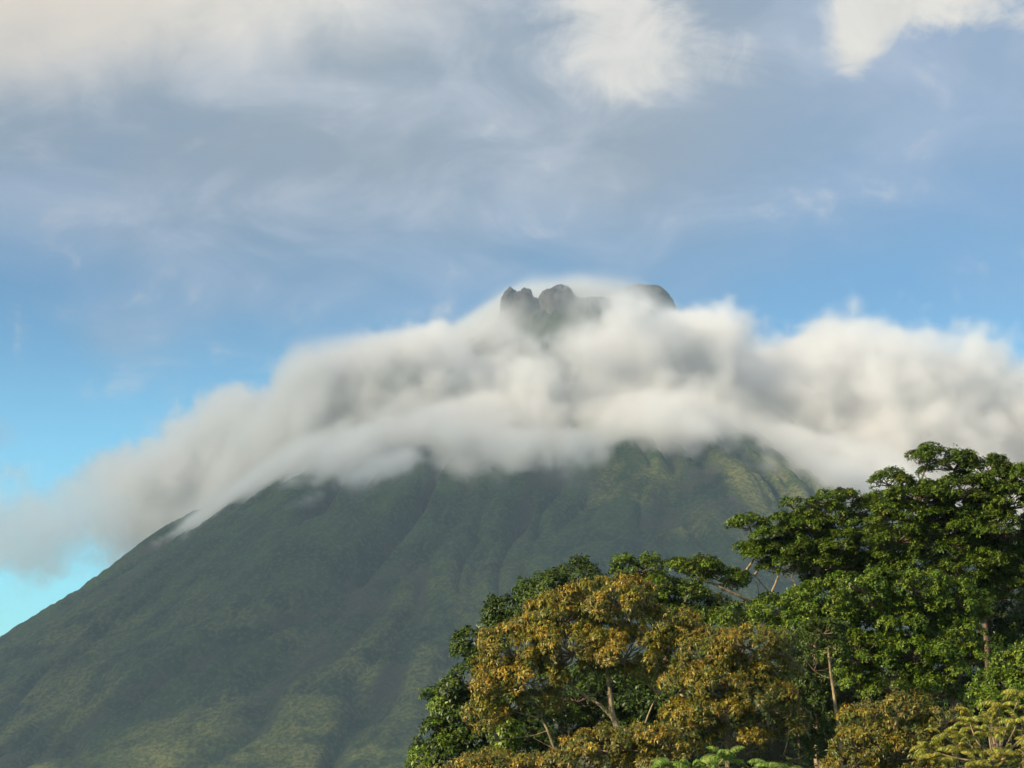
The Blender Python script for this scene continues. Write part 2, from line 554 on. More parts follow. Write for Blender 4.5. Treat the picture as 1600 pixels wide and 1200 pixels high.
class Tubes:
    def __init__(self):
        self.V, self.F, self.n = [], [], 0

    def add(self, pts, rad, sides=7, seg=5, wob=0.0):
        p, r = curve_pts(pts, rad, seg)
        if wob:
            p = p + RNG.normal(size=p.shape) * wob * r[:, None]
        t = unit(np.gradient(p, axis=0))
        ref = np.array((0.31, 0.9, 0.29))
        a = unit(np.cross(t, ref))
        b = np.cross(t, a)
        ang = np.linspace(0, 2 * PI, sides, endpoint=False)
        ring = p[:, None] + r[:, None, None] * (np.cos(ang)[None, :, None] * a[:, None] + np.sin(ang)[None, :, None] * b[:, None])
        m = len(p)
        i = np.arange(m - 1)[:, None]
        j = np.arange(sides)[None, :]
        j2 = (j + 1) % sides
        f = np.stack([i * sides + j, i * sides + j2, (i + 1) * sides + j2, (i + 1) * sides + j], -1).reshape(-1, 4) + self.n
        self.V.append(ring.reshape(-1, 3))
        self.F.append(f)
        self.n += m * sides

    def build(self, name, mat, parent):
        return mesh_from(name, np.concatenate(self.V), np.concatenate(self.F), 4, mat, parent=parent)


def empty(name, loc):
    o = bpy.data.objects.new(name, None)
    COL.objects.link(o)
    o.location = loc
    o.empty_display_size = 0.5
    return o


def local(o, pts):
    return np.asarray(pts, float) - np.array(o.location)


def crown_points(lobes, leaf_len, clump_r, per_m2, whorl, flat, tops_only=0.14):
    """leaf whorls: (position, axis) over clumps that sit on the shell of every lobe"""
    pos, axis, tone, low = [], [], [], []
    clumps = []
    for (c, rx, ry, rz) in lobes:
        area = 2 * PI * ((rx * ry) ** 1.6 / 3 + (rx * rz) ** 1.6 / 3 + (ry * rz) ** 1.6 / 3) ** (1 / 1.6)
        ncl = max(4, int(area * 0.95 / (PI * clump_r ** 2) * 2.0))
        k = 0
        tries = 0
        here = []
        while k < ncl and tries < ncl * 30:
            tries += 1
            n = unit(RNG.normal(size=3))
            if n[2] < -0.6 or (n[2] < 0.1 and RNG.rand() > 0.75):
                continue
            if n[1] > 0.45 and RNG.rand() > tops_only:       # fewer on the far side
                continue
            p = c + n * np.array((rx, ry, rz)) * RNG.uniform(0.66, 1.10)
            if any(np.linalg.norm((p - h) * (1, 1, 1.5)) < clump_r * 0.5 for h in here):
                continue
            here.append(p)
            nn = unit(n * np.array((1 / rx, 1 / ry, 1 / rz)))
            nn = unit(nn * (1 - flat) + np.array((0, 0, 1.0)) * (flat + 0.25))
            clumps.append((c, p))
            k += 1
            r = clump_r * RNG.uniform(0.45, 1.3)
            m = max(3, int(0.93 * per_m2 * PI * r * r / whorl * RNG.uniform(0.75, 1.2)))
            a1 = unit(np.cross(nn, (0.2, 1, 0.1)))
            a2 = np.cross(nn, a1)
            rho = np.sqrt(RNG.rand(m)) * r
            ph = RNG.rand(m) * 2 * PI
            off = rho[:, None] * (np.cos(ph)[:, None] * a1 + np.sin(ph)[:, None] * a2)
            hgt = r * 0.5 * (1 - (rho / r) ** 2) + RNG.normal(size=m) * r * 0.16
            pos.append(p + off + hgt[:, None] * nn)
            axis.append(unit(nn + off / r * 0.8 + RNG.normal(size=(m, 3)) * 0.25))
            tone.append(np.full(m, RNG.rand()))
            low.append(np.full(m, n[2]))
    return np.concatenate(pos), np.concatenate(axis), np.concatenate(tone), np.concatenate(low), clumps


def make_crown(parent, lobes, leaf=0.26, width=0.33, clump=0.75, dens=260, whorl=9, flat=0.3, pal='dark', droop=0.4, rich=True,
               spread=(45, 105), hang=0.35, mat=None, second=None, under=None, tops_only=0.14):
    pos, axis, tone, low, clumps = crown_points(lobes, leaf, clump, dens, whorl, flat, tops_only)
    nW = len(pos)
    N = nW * whorl
    b = np.repeat(pos, whorl, axis=0)
    a = np.repeat(axis, whorl, axis=0)
    r = RNG.normal(size=(N, 3))
    s = unit(np.cross(a, r))
    th = np.radians(RNG.uniform(spread[0], spread[1], N))[:, None]
    d = a * np.cos(th) + s * np.sin(th)
    d = unit(d + np.array((0, 0, -hang)) * RNG.uniform(0.3, 1.5, N)[:, None])
    L = leaf * RNG.uniform(0.65, 1.25, N)
    Wd = L * width * RNG.uniform(0.8, 1.25, N)
    b = b + d * leaf * 0.12 + RNG.normal(size=(N, 3)) * leaf * 0.10
    up = a + np.array((0, 0, 0.6)) + RNG.normal(size=(N, 3)) * 0.25
    p = np.array(PAL[pal])
    # colour goes by clump, by whorl and by leaf
    w = np.repeat(tone, whorl) * 0.55 + np.repeat(RNG.rand(nW), whorl) * 0.35 + RNG.rand(N) * 0.22
    idx = np.clip((w / 1.1 * len(p)).astype(int), 0, len(p) - 1)
    ci = p[idx]
    if second is not None:
        q = np.array(PAL[second[0]])
        pick = np.repeat((tone * 7.3 % 1.0) < second[1], whorl)
        ci = np.where(pick[:, None], q[RNG.randint(0, len(q), N)], ci)
    if under is not None:                                 # older, green leaves low on the crown
        q = np.array(PAL[under])
        pick = np.repeat(RNG.rand(nW) < 0.08 + 0.6 * sstep(-low, -0.25, 0.45), whorl)
        ci = np.where(pick[:, None], q[RNG.randint(0, len(q), N)], ci)
    ci = ci * RNG.uniform(0.72, 1.28, (N, 1)) * (1 + RNG.normal(size=(N, 3)) * 0.05)
    leaves_mesh('crown', local(parent, b), d, up, L, Wd, np.clip(ci, 0.005, 0.6), parent, mat or M_LEAF, droop, rich)
    return clumps


def px_lobes(Y, spec, depth=0.75, jitter=0.7):
    """lobes given where they stand: centre, half width, half height, and how far back from the trunk"""
    out = []
    s = Y / 2986.0
    for q in spec:
        px, py, rx, ry = q[:4]
        dy = q[4] if len(q) > 4 else RNG.uniform(-jitter, jitter)
        out.append((P(px, py, Y + dy), rx * s, max(0.5, rx * s * depth), ry * s * 1.22))
    return out


def make_tree(name, label, Y, spec, trunk_px, limbs=(), bark=None, group=None, cat='tree', trunk_r=0.22, twig=True, depth=0.75, twig_r=0.05, fork=0.3, **kw):
    """trunk_px: polyline of (px, py[, dY]) from low to high; it is carried on down to the ground"""
    bark = bark or M_BARK_PALE
    tp = [P(q[0], q[1], Y + (q[2] if len(q) > 2 else 0.0)) for q in trunk_px]
    gx, gy = tp[0][0] + RNG.normal() * 0.3, tp[0][1]
    gz = float(ground_z(np.array(gx), np.array(gy)))
    root = empty(name, (gx, gy, gz - 0.05))
    tag(root, label, cat, group)
    # trunk
    tb = Tubes()
    pts = [np.array((gx, gy, gz - 0.3))]
    if tp[0][2] - gz > 1.5:
        pts.append((pts[0] * 0.45 + tp[0] * 0.55) + np.array((RNG.normal() * 0.25, RNG.normal() * 0.2, 0)))
    pts += tp
    n = len(pts)
    trunk_r *= 0.72
    rad = [trunk_r * (1.25 - 0.75 * i / (n - 1)) for i in range(n)]
    tb.add([local(root, p) for p in pts], rad, 9, 6, 0.05)
    tb.build('trunk', bark, root)
    top = tp[-1]
    skel = [np.array(p) for p in curve_pts(pts, rad, 8)[0]]
    # limbs that show
    for lb in limbs:
        lp = [P(q[0], q[1], Y + (q[2] if len(q) > 2 else 0.0)) for q in lb[0]]
        m = len(lp)
        r0, r1 = (0.68 * q for q in lb[1])
        t = Tubes()
        rr = [r0 + (r1 - r0) * i / (m - 1) for i in range(m)]
        t.add([local(root, p) for p in lp], rr, 7, 6, 0.06)
        # fine twigs off the outer end
        for _ in range(4):
            i = RNG.randint(max(1, m // 2), m)
            e = lp[i] + RNG.normal(size=3) * (0.55, 0.4, 0.35) + np.array((0, 0, 0.5))
            t.add([local(root, lp[i]), local(root, (lp[i] + e) / 2 + RNG.normal(size=3) * 0.08), local(root, e)], [r1 * 0.8, r1 * 0.5, r1 * 0.25], 5, 4)
        t.build('limb', bark, root)
        skel += [np.array(p) for p in curve_pts(lp, rr, 6)[0][2:]]
    lobes = px_lobes(Y, spec, depth)
    clumps = make_crown(root, lobes, **kw)
    # inner branches: from the skeleton to each lobe, from the lobe to its clumps
    sk = np.array(skel)
    bt = Tubes()
    for (c, rx, ry, rz) in lobes:
        low = c - np.array((0, 0, rz * 0.35))
        dd = np.linalg.norm((sk - low) * (1, 1, 0.8), axis=1) + 2.5 * np.maximum(0, sk[:, 2] - low[2])
        s0 = sk[np.argmin(dd)]
        mid = (s0 + low) / 2 + np.array((RNG.normal() * 0.25, RNG.normal() * 0.25, -0.12 * np.linalg.norm(low - s0)))
        bt.add([local(root, s0), local(root, mid), local(root, low)], [twig_r * 1.8, twig_r * 1.3, twig_r], 6, 5, 0.05)
        if twig:
            for (cc, p) in clumps:
                if cc is c and RNG.rand() < 0.8:
                    m_ = (low + p) / 2 + RNG.normal(size=3) * 0.18 - np.array((0, 0, 0.1))
                    bt.add([local(root, low), local(root, m_), local(root, p)], [twig_r * 0.8, twig_r * 0.55, twig_r * 0.28], 4, 2)
    bt.build('branches', bark, root)
    return root


ORANGE = 'bronze leaved trees'
GREENS = 'green forest trees'

# --- high, open trees on the rise, behind
make_tree('layered_tree', 'tallest dark green tree with flat layered crown reaching highest at the right edge', 120,
          ((1450, 714, 28, 13), (1490, 727, 44, 16), (1538, 737, 48, 16), (1582, 748, 34, 15), (1390, 754, 34, 11), (1432, 776, 52, 16),
           (1500, 770, 66, 19), (1572, 785, 56, 20), (1420, 808, 52, 16), (1484, 818, 66, 19), (1560, 828, 60, 20), (1402, 842, 46, 16),
           (1470, 858, 62, 17), (1550, 872, 56, 18), (1640, 770, 46, 36), (1640, 850, 46, 40), (1600, 905, 50, 22), (1440, 890, 50, 18), (1500, 900, 60, 20), (1560, 925, 60, 22), (1510, 800, 60, 22, 1.5), (1470, 840, 60, 22, 1.5), (1400, 865, 46, 18), (1590, 860, 50, 24, 1.0)),
          ((1538, 960, 1.5), (1528, 880, 1.2), (1519, 820), (1510, 770)),
          limbs=((((1524, 880), (1560, 850), (1575, 822)), (0.12, 0.05)), (((1524, 900), (1470, 880), (1420, 862)), (0.13, 0.05)),
                 (((1519, 820), (1470, 790), (1410, 770)), (0.11, 0.04)), (((1519, 810), (1560, 780), (1600, 760)), (0.10, 0.04))),
          bark=M_BARK_BROWN, group=GREENS, trunk_r=0.24, pal='high', flat=0.75, leaf=0.185, width=0.40, clump=0.55, dens=360, whorl=8, droop=0.2, rich=False, hang=0.12, spread=(55, 100), depth=0.9)

make_tree('layered_tree', 'open dark tree with pale forking limbs showing below its flat crown', 124,
          ((1172, 820, 28, 10), (1238, 790, 19, 9), (1234, 820, 30, 13), (1306, 785, 42, 12), (1290, 812, 42, 17), (1344, 832, 36, 18),
           (1213, 860, 56, 12), (1262, 848, 36, 15), (1222, 888, 44, 12), (1285, 880, 38, 14), (1062, 888, 24, 9), (1098, 892, 42, 11), (1132, 906, 42, 12), (1345, 872, 34, 16), (1325, 905, 46, 18, 2), (1375, 900, 40, 20, 2), (1290, 905, 36, 14, 2), (1375, 800, 34, 20, 1), (1380, 850, 40, 22, 2), (1262, 822, 36, 16), (1310, 850, 40, 18), (1320, 880, 40, 16), (1245, 866, 40, 14), (1200, 838, 30, 10), (1192, 872, 30, 9), (1350, 800, 30, 14)),
          ((1276, 960), (1277, 915), (1280, 880), (1290, 840)),
          limbs=((((1196, 958), (1160, 934, -1.2), (1126, 918, -1.4), (1098, 904, -1)), (0.20, 0.07)), (((1185, 950, -0.6), (1204, 928, -1.4), (1216, 900, -1.5), (1222, 880)), (0.15, 0.05)),
                 (((1190, 953), (1186, 935), (1184, 914)), (0.08, 0.03)), (((1249, 935, -1), (1243, 915, -1.4), (1236, 902, -1)), (0.13, 0.06)), (((1204, 928), (1184, 905), (1166, 892)), (0.06, 0.02))),
          bark=M_BARK_PALE, group=GREENS, trunk_r=0.24, pal='high', flat=0.75, leaf=0.185, width=0.40, clump=0.52, dens=360, whorl=8, droop=0.2, rich=False, hang=0.12, spread=(55, 100), depth=0.9, second=('mid', 0.15))

make_tree('dark_tree', 'dark shaded tree with a bare brown trunk below the tallest crown at the right', 128,
          ((1580, 950, 50, 26), (1530, 990, 50, 30), (1600, 1000, 60, 36), (1620, 975, 40, 40), (1585, 1015, 50, 30), (1535, 955, 40, 26), (1490, 1010, 50, 30), (1560, 1050, 70, 40), (1640, 940, 40, 50)),
          ((1547, 1010), (1546, 950), (1545, 905)), bark=M_BARK_BROWN, group=GREENS, trunk_r=0.22, pal='dark', flat=0.4, leaf=0.22, width=0.4, clump=0.8, dens=190, whorl=8, rich=False)

# --- green trees of the middle rows
make_tree('broad_tree', 'broad bright green dome of small leaves in the middle of the grove', 106,
          ((1215, 962, 48, 20), (1285, 965, 60, 22, 3), (1360, 950, 60, 22, 3), (1430, 955, 60, 22, 3), (1490, 965, 50, 22, 3), (1285, 938, 56, 20), (1356, 918, 58, 20), (1428, 920, 58, 20), (1496, 934, 44, 20), (1248, 990, 52, 20), (1325, 975, 66, 24),
           (1408, 965, 66, 24), (1480, 985, 54, 24), (1345, 1020, 56, 25), (1420, 1020, 66, 25), (1492, 1035, 44, 22), (1338, 1058, 30, 22), (1392, 1066, 48, 24), (1454, 1075, 46, 20), (1532, 1020, 20, 12)),
          ((1490, 1110), (1486, 1060), (1470, 1010)), limbs=((((1490, 1075), (1505, 1050), (1515, 1030)), (0.1, 0.04)), (((1488, 1080), (1440, 1050), (1390, 1020)), (0.14, 0.05))),
          bark=M_BARK_BROWN, group=GREENS, trunk_r=0.26, pal='mid', flat=0.5, leaf=0.17, width=0.43, clump=0.52, dens=390, whorl=8, droop=0.25, rich=False, hang=0.2)

make_tree('slender_tree', 'slender pale trunk standing bare before the dark gap under the green dome', 101,
          ((1306, 1012, 24, 10), (1268, 1000, 30, 10), (1285, 985, 34, 12)),
          ((1314, 1190), (1306, 1110), (1298, 1050), (1294, 1015)), limbs=((((1298, 1060), (1285, 1056), (1272, 1048)), (0.05, 0.02)),),
          group=GREENS, trunk_r=0.15, pal='dark', flat=0.5, leaf=0.2, width=0.4, clump=0.5, dens=200, whorl=8, rich=False, twig_r=0.03)

make_tree('dark_tree', 'shaded dark green tree filling the gap behind the slender pale trunk', 116,
          ((1262, 1055, 46, 40), (1310, 1085, 56, 40), (1250, 1120, 50, 40), (1300, 1150, 60, 36), (1360, 1120, 60, 40), (1420, 1120, 60, 30)),
          ((1250, 1180), (1247, 1110), (1236, 1050)), bark=M_BARK_BROWN, group=GREENS, trunk_r=0.16, pal='dark', flat=0.4, leaf=0.22, width=0.4, clump=0.8, dens=170, whorl=8, rich=False)

make_tree('dark_tree', 'dark green tree peeking flat topped over the big bronze crown', 114,
          ((990, 888, 42, 11), (955, 906, 26, 13), (1012, 922, 54, 18), (1062, 935, 44, 18), (1095, 958, 52, 20), (1048, 972, 56, 20), (1140, 965, 44, 18), (1000, 955, 50, 22), (1180, 985, 40, 22)),
          ((1040, 1020), (1032, 970), (1012, 925)), bark=M_BARK_BROWN, group=GREENS, trunk_r=0.2, pal='high', flat=0.6, leaf=0.2, width=0.42, clump=0.62, dens=300, whorl=8, rich=False, hang=0.15)

make_tree('dark_tree', 'dark green tree rising behind the left shoulder of the big bronze crown', 106,
          ((908, 904, 40, 17), (856, 926, 46, 22), (806, 955, 44, 22), (766, 980, 28, 14), (737, 998, 24, 8), (735, 1022, 18, 6), (830, 985, 56, 26), (905, 950, 56, 26), (770, 1030, 34, 24)),
          ((880, 1060), (874, 1010), (862, 950)), bark=M_BARK_BROWN, group=GREENS, trunk_r=0.22, pal='dark', flat=0.45, leaf=0.22, width=0.42, clump=0.62, dens=310, whorl=8, rich=False, hang=0.2)

make_tree('dark_tree', 'rich green tree at the lower left end of the grove', 100,
          ((725, 1072, 36, 22), (700, 1095, 34, 22), (738, 1120, 50, 32), (680, 1134, 15, 7), (694, 1162, 40, 22), (664, 1188, 26, 20), (720, 1195, 50, 28), (790, 1100, 50, 30), (800, 1160, 60, 34)),
          ((760, 1190), (752, 1140), (738, 1100)), bark=M_BARK_BROWN, group=GREENS, trunk_r=0.2, pal='dark', flat=0.4, leaf=0.22, width=0.42, clump=0.6, dens=320, whorl=8, rich=False, hang=0.2, second=('mid', 0.25))

make_tree('dark_tree', 'shaded green tree seen through the open limbs of the big bronze tree', 105,
          ((900, 1085, 60, 30), (960, 1075, 60, 34), (1020, 1090, 56, 40), (1070, 1125, 50, 40), (880, 1140, 60, 34), (960, 1150, 70, 40)),
          ((985, 1180), (980, 1130), (960, 1090)), bark=M_BARK_BROWN, group=GREENS, trunk_r=0.18, pal='dark', flat=0.4, leaf=0.22, width=0.42, clump=0.75, dens=180, whorl=8, rich=False)

make_tree('broad_tree', 'fresh green tree cut by the right edge above the feathery yellow fronds', 93,
          ((1600, 1045, 40, 22), (1570, 1072, 40, 18), (1545, 1100, 32, 15), (1640, 1020, 36, 24), (1590, 1105, 44, 22)),
          ((1600, 1180), (1598, 1130), (1590, 1085)), bark=M_BARK_BROWN, group=GREENS, trunk_r=0.16, pal='mid', flat=0.4, leaf=0.19, width=0.45, clump=0.5, dens=320, whorl=8, rich=False, hang=0.2)

make_tree('dark_tree', 'low shaded tree in the undergrowth behind the biggest bronze tree', 132,
          ((880, 1120, 60, 36), (960, 1110, 66, 44), (1040, 1080, 66, 44), (1120, 1060, 66, 44), (1100, 1130, 70, 40), (1000, 1170, 80, 40), (830, 1180, 60, 30), (1180, 1110, 60, 44)),
          ((1010, 1190), (1012, 1150), (1016, 1110)), bark=M_BARK_BROWN, group=GREENS, trunk_r=0.2, pal='dark', flat=0.35, leaf=0.26, width=0.45, clump=0.9, dens=120, whorl=8, rich=False)
make_tree('dark_tree', 'low shaded tree in the undergrowth behind the broad green dome', 134,
          ((1240, 1070, 60, 44), (1310, 1040, 66, 44), (1390, 1040, 66, 44), (1460, 1040, 60, 44), (1530, 1070, 66, 44), (1280, 1130, 70, 40), (1380, 1120, 80, 44), (1480, 1120, 80, 44), (1590, 1110, 70, 50)),
          ((1400, 1180), (1402, 1130), (1396, 1080)), bark=M_BARK_BROWN, group=GREENS, trunk_r=0.2, pal='dark', flat=0.35, leaf=0.26, width=0.45, clump=0.9, dens=120, whorl=8, rich=False)


def undergrowth():
    """ferns and saplings too many to count on the rise below the trees"""
    n = 5500
    y = RNG.uniform(108, 168, n)
    x = RNG.uniform(-0.06, 0.36, n) * y
    z = ground_z(x, y)
    h = RNG.uniform(0.2, 1.9, n)
    pos = np.stack([x, y, z + h], -1)
    k = 9
    b = np.repeat(pos, k, axis=0)
    N = len(b)
    d = unit(RNG.normal(size=(N, 3)) * (1, 1, 0.5) + np.array((0, 0, 0.15)))
    b = b + d * 0.12
    L = RNG.uniform(0.25, 0.5, N)
    p = np.array(PAL['dark'])
    leaves_mesh('undergrowth', b, d, np.array((0, 0, 1.0)) + RNG.normal(size=(N, 3)) * 0.3, L, L * 0.42, p[RNG.randint(0, len(p), N)] * RNG.uniform(0.7, 1.2, (N, 1)), None, M_LEAF, 0.5, False)


undergrowth()
tag(bpy.data.objects['undergrowth'], kind='stuff')

# --- bronze trees in front
make_tree('bronze_tree', 'biggest bronze orange tree with a domed crown over open pale limbs', 95,
          ((955, 942, 78, 30), (872, 972, 74, 31), (1024, 982, 68, 29), (803, 1016, 58, 30), (895, 1012, 78, 28), (972, 1022, 66, 26), (770, 1066, 38, 30), (828, 1058, 48, 22),
           (762, 1112, 30, 24), (1074, 1000, 34, 22), (845, 1095, 34, 14), (1010, 1050, 36, 14)),
          ((966, 1175), (964, 1140), (956, 1112), (952, 1072), (948, 1040)),
          limbs=((((962, 1128), (940, 1104), (915, 1088), (890, 1068), (880, 1040)), (0.15, 0.06)), (((858, 1108), (850, 1075), (842, 1050), (838, 1030)), (0.10, 0.04)),
                 (((852, 1082), (864, 1068), (873, 1061)), (0.05, 0.02)), (((842, 1122), (815, 1115), (792, 1108)), (0.06, 0.025)), (((1008, 1130), (1020, 1100), (1034, 1078)), (0.07, 0.03)),
                 (((843, 1104), (832, 1094), (822, 1085)), (0.05, 0.02)), (((866, 1170), (855, 1140), (846, 1120), (856, 1090)), (0.10, 0.05)), (((855, 1142), (828, 1150), (775, 1156)), (0.05, 0.02)),
                 (((1006, 1135), (1008, 1165), (1004, 1190)), (0.07, 0.07)), (((920, 1080), (918, 1060), (916, 1042)), (0.06, 0.03))),
          group=ORANGE, trunk_r=0.27, pal='bronze', flat=0.3, leaf=0.20, width=0.30, clump=0.5, dens=400, whorl=10, rich=False, droop=0.55, hang=0.55, under='olive', spread=(50, 115), mat=M_LEAF, second=('gold', 0.5))

make_tree('bronze_tree', 'golden bronze tree with twin pale stems right of the biggest bronze tree', 88,
          ((1165, 1003, 64, 20), (1108, 1028, 52, 20), (1194, 1042, 48, 22), (1138, 1064, 70, 23), (1078, 1062, 38, 20), (1200, 1100, 50, 22), (1120, 1112, 54, 18), (1236, 1128, 24, 22), (1075, 1120, 40, 22), (1150, 1150, 40, 14), (1180, 1080, 40, 16)),
          ((1136, 1180), (1133, 1130), (1130, 1085), (1135, 1050)),
          limbs=((((1140, 1180), (1141, 1145), (1138, 1110), (1150, 1080)), (0.09, 0.04)), (((1133, 1118), (1108, 1108), (1080, 1090)), (0.06, 0.025)),
                 (((1142, 1172), (1176, 1148), (1226, 1136)), (0.06, 0.03)), (((1233, 1135), (1230, 1160), (1224, 1180)), (0.04, 0.04)), (((1141, 1150), (1150, 1140), (1162, 1134)), (0.05, 0.02))),
          group=ORANGE, trunk_r=0.15, pal='gold', flat=0.3, leaf=0.185, width=0.30, clump=0.46, dens=400, whorl=10, rich=False, droop=0.55, hang=0.55, under='olive', spread=(50, 115), second=('olive', 0.25))

make_tree('bronze_tree', 'low bronze tree under the open limbs of the biggest one', 84,
          ((945, 1168, 66, 22), (888, 1192, 46, 18), (1015, 1152, 48, 16), (760, 1200, 60, 20), (820, 1215, 60, 24), (690, 1220, 40, 16), (1010, 1195, 60, 22), (1060, 1170, 40, 18)),
          ((915, 1240), (918, 1210), (925, 1175)), limbs=((((905, 1215), (902, 1185), (900, 1165)), (0.06, 0.03)), (((912, 1215), (914, 1190), (912, 1160)), (0.05, 0.03))),
          group=ORANGE, trunk_r=0.15, pal='bronze', flat=0.3, leaf=0.185, width=0.30, clump=0.46, dens=390, whorl=10, rich=False, droop=0.55, hang=0.55, under='olive', spread=(50, 115), second=('olive', 0.4))

make_tree('bronze_tree', 'low rounded golden tree below the green dome beside the dark gap', 84,
          ((1412, 1104, 36, 16), (1362, 1130, 44, 20), (1422, 1138, 42, 20), (1340, 1162, 36, 20), (1400, 1176, 56, 22), (1480, 1122, 26, 16), (1490, 1150, 40, 22), (1330, 1200, 50, 20), (1440, 1205, 60, 22)),
          ((1400, 1240), (1402, 1195), (1405, 1150)), limbs=((((1402, 1190), (1372, 1172), (1348, 1160)), (0.05, 0.025)), (((1460, 1128), (1452, 1116), (1444, 1108)), (0.04, 0.02))),
          group=ORANGE, trunk_r=0.15, pal='gold', flat=0.3, leaf=0.185, width=0.30, clump=0.44, dens=400, whorl=10, rich=False, droop=0.55, hang=0.55, under='olive', spread=(50, 115), second=('olive', 0.35))


# --- plants with long pinnate fronds, each frond a part
def frond_mesh(name, length, pairs, llen, lwid, arch, pal, seed):
    rs = np.random.RandomState(seed)
    t = np.linspace(0, 1, pairs + 3)
    # rachis rises, then arches over, in the local x-z plane
    ang = np.radians(38) - np.radians(arch) * t ** 1.3
    step = length / (len(t) - 1)
    x = np.concatenate([[0], np.cumsum(np.cos(ang[:-1]) * step)])
    z = np.concatenate([[0], np.cumsum(np.sin(ang[:-1]) * step)])
    y = 0.05 * length * np.sin(t * 2.4 + rs.rand() * 3)
    rp = np.stack([x, y, z], -1)
    V, F, C = [], [], []
    p = np.array(PAL[pal])
    w = 0.018 * length * (1.1 - t)
    for i in range(len(t)):                          # rachis: a slim three sided rod
        for a in range(3):
            q = 2 * PI * a / 3
            V.append(rp[i] + np.array((0, math.cos(q), math.sin(q))) * w[i] * 0.55)
            C.append((0.30, 0.28, 0.10))
    for i in range(len(t) - 1):
        for a in range(3):
            F.append((i * 3 + a, i * 3 + (a + 1) % 3, i * 3 + 3 + (a + 1) % 3, i * 3 + 3 + a))
    for i in range(1, len(t)):
        tt = t[i]
        dirx = np.array((math.cos(ang[i]), 0, math.sin(ang[i])))
        nrm = np.array((-math.sin(ang[i]), 0, math.cos(ang[i])))
        for s in (-1, 1):
            L = llen * (0.35 + 1.2 * math.sin(PI * min(1, tt * 0.9 + 0.08))) * 0.7 * rs.uniform(0.85, 1.15)
            d = np.array((0.0, s, 0)) * 0.85 + dirx * 0.45 - nrm * rs.uniform(0.35, 0.75)
            d = d / np.linalg.norm(d)
            sd = np.cross(d, nrm)
            sd = sd / np.linalg.norm(sd)
            W2 = lwid * rs.uniform(0.8, 1.2)
            b0 = rp[i]
            k = len(V)
            m = b0 + d * L * 0.5
            V += [b0, m + sd * W2 * 0.5 + nrm * 0.01, b0 + d * L - nrm * L * 0.25, m - sd * W2 * 0.5 + nrm * 0.01]
            c = p[rs.randint(len(p))] * rs.uniform(0.8, 1.2)
            C += [tuple(c)] * 4
            F.append((k, k + 3, k + 2, k + 1))
    me = bpy.data.meshes.new(name)
    me.from_pydata([tuple(v) for v in V], [], F)
    a = me.color_attributes.new('tint', 'FLOAT_COLOR', 'POINT')
    cc = np.ones((len(C), 4), dtype=np.float32)
    cc[:, :3] = np.array(C)
    a.data.foreach_set('color', cc.ravel())
    me.materials.append(M_LEAF_SOFT)
    return me


YELLOW_FRONDS = [frond_mesh('frond', 1.05, 19, 0.27, 0.05, 100, 'yellow', 100 + i) for i in range(5)]
FRESH_FRONDS = [frond_mesh('frond', 1.2, 15, 0.36, 0.075, 95, 'fresh', 200 + i) for i in range(5)]


def frond_plant(name, label, cat, Y, heads, meshes, stem_px, bark, group=None, per=9, scale=1.0):
    tp = [P(q[0], q[1], Y) for q in stem_px]
    gz = float(ground_z(np.array(tp[0][0]), np.array(tp[0][1])))
    root = empty(name, (tp[0][0], tp[0][1], gz - 0.05))
    tag(root, label, cat, group)
    tb = Tubes()
    pts = [np.array((tp[0][0], tp[0][1], gz - 0.3))] + tp
    tb.add([local(root, p) for p in pts], np.linspace(0.14, 0.05, len(pts)), 7, 6, 0.05)
    sk = curve_pts(pts, [1] * len(pts), 8)[0]
    tb.build('trunk', bark, root)
    for (px, py, dy) in heads:
        h = P(px, py, Y + dy)
        s0 = sk[np.argmin(np.linalg.norm(sk - h, axis=1) + 2 * np.maximum(0, sk[:, 2] - h[2] + 0.3))]
        b = Tubes()
        mid = (s0 + h) / 2 + np.array((0, 0, -0.12)) + RNG.normal(size=3) * 0.1
        b.add([local(root, s0), local(root, mid), local(root, h)], [0.045, 0.035, 0.022], 6, 5)
        b.build('branch', bark, root)
        for k in range(per):
            o = bpy.data.objects.new('frond', meshes[RNG.randint(len(meshes))])
            COL.objects.link(o)
            o.parent = root
            o.location = local(root, h + RNG.normal(size=3) * 0.05)
            o.rotation_euler = (RNG.normal() * 0.15, RNG.normal() * 0.3 - 0.1, 2 * PI * (k + RNG.rand() * 0.7) / per)
            s = scale * RNG.uniform(0.7, 1.15)
            o.scale = (s, s, s)
    return root


frond_plant('feathery_tree', 'feathery yellow green tree of arching fronds in the lower right corner', 'tree', 68,
            ((1475, 1150, 0), (1515, 1128, 0.6), (1560, 1105, 1), (1595, 1085, 1.2), (1500, 1175, -0.6), (1545, 1150, -0.3), (1590, 1130, 0), (1465, 1190, -0.8),
             (1525, 1200, -1.2), (1575, 1180, -1), (1610, 1160, -0.8), (1620, 1110, 0.5), (1480, 1215, -1.5), (1600, 1215, -1.6), (1535, 1175, 0.4), (1500, 1150, 0.8), (1580, 1150, 0.9), (1555, 1205, -0.4), (1510, 1218, 0), (1450, 1172, 0.2), (1600, 1190, 0.5), (1545, 1130, 1.0)),
            YELLOW_FRONDS, ((1570, 1290), (1565, 1240), (1560, 1190)), M_BARK_PALE, per=9, scale=0.78)
frond_plant('leafy_shrub', 'bright green shrub with arching leaflets at the bottom below the twin stems', 'shrub', 62,
            ((1048, 1196, 0), (1082, 1205, -0.5), (1030, 1215, 0.3), (1130, 1186, 0), (1112, 1205, -0.4), (1070, 1222, -0.6)), FRESH_FRONDS, ((1085, 1330), (1085, 1280), (1085, 1235)), M_BARK_PALE, per=8, scale=0.75)
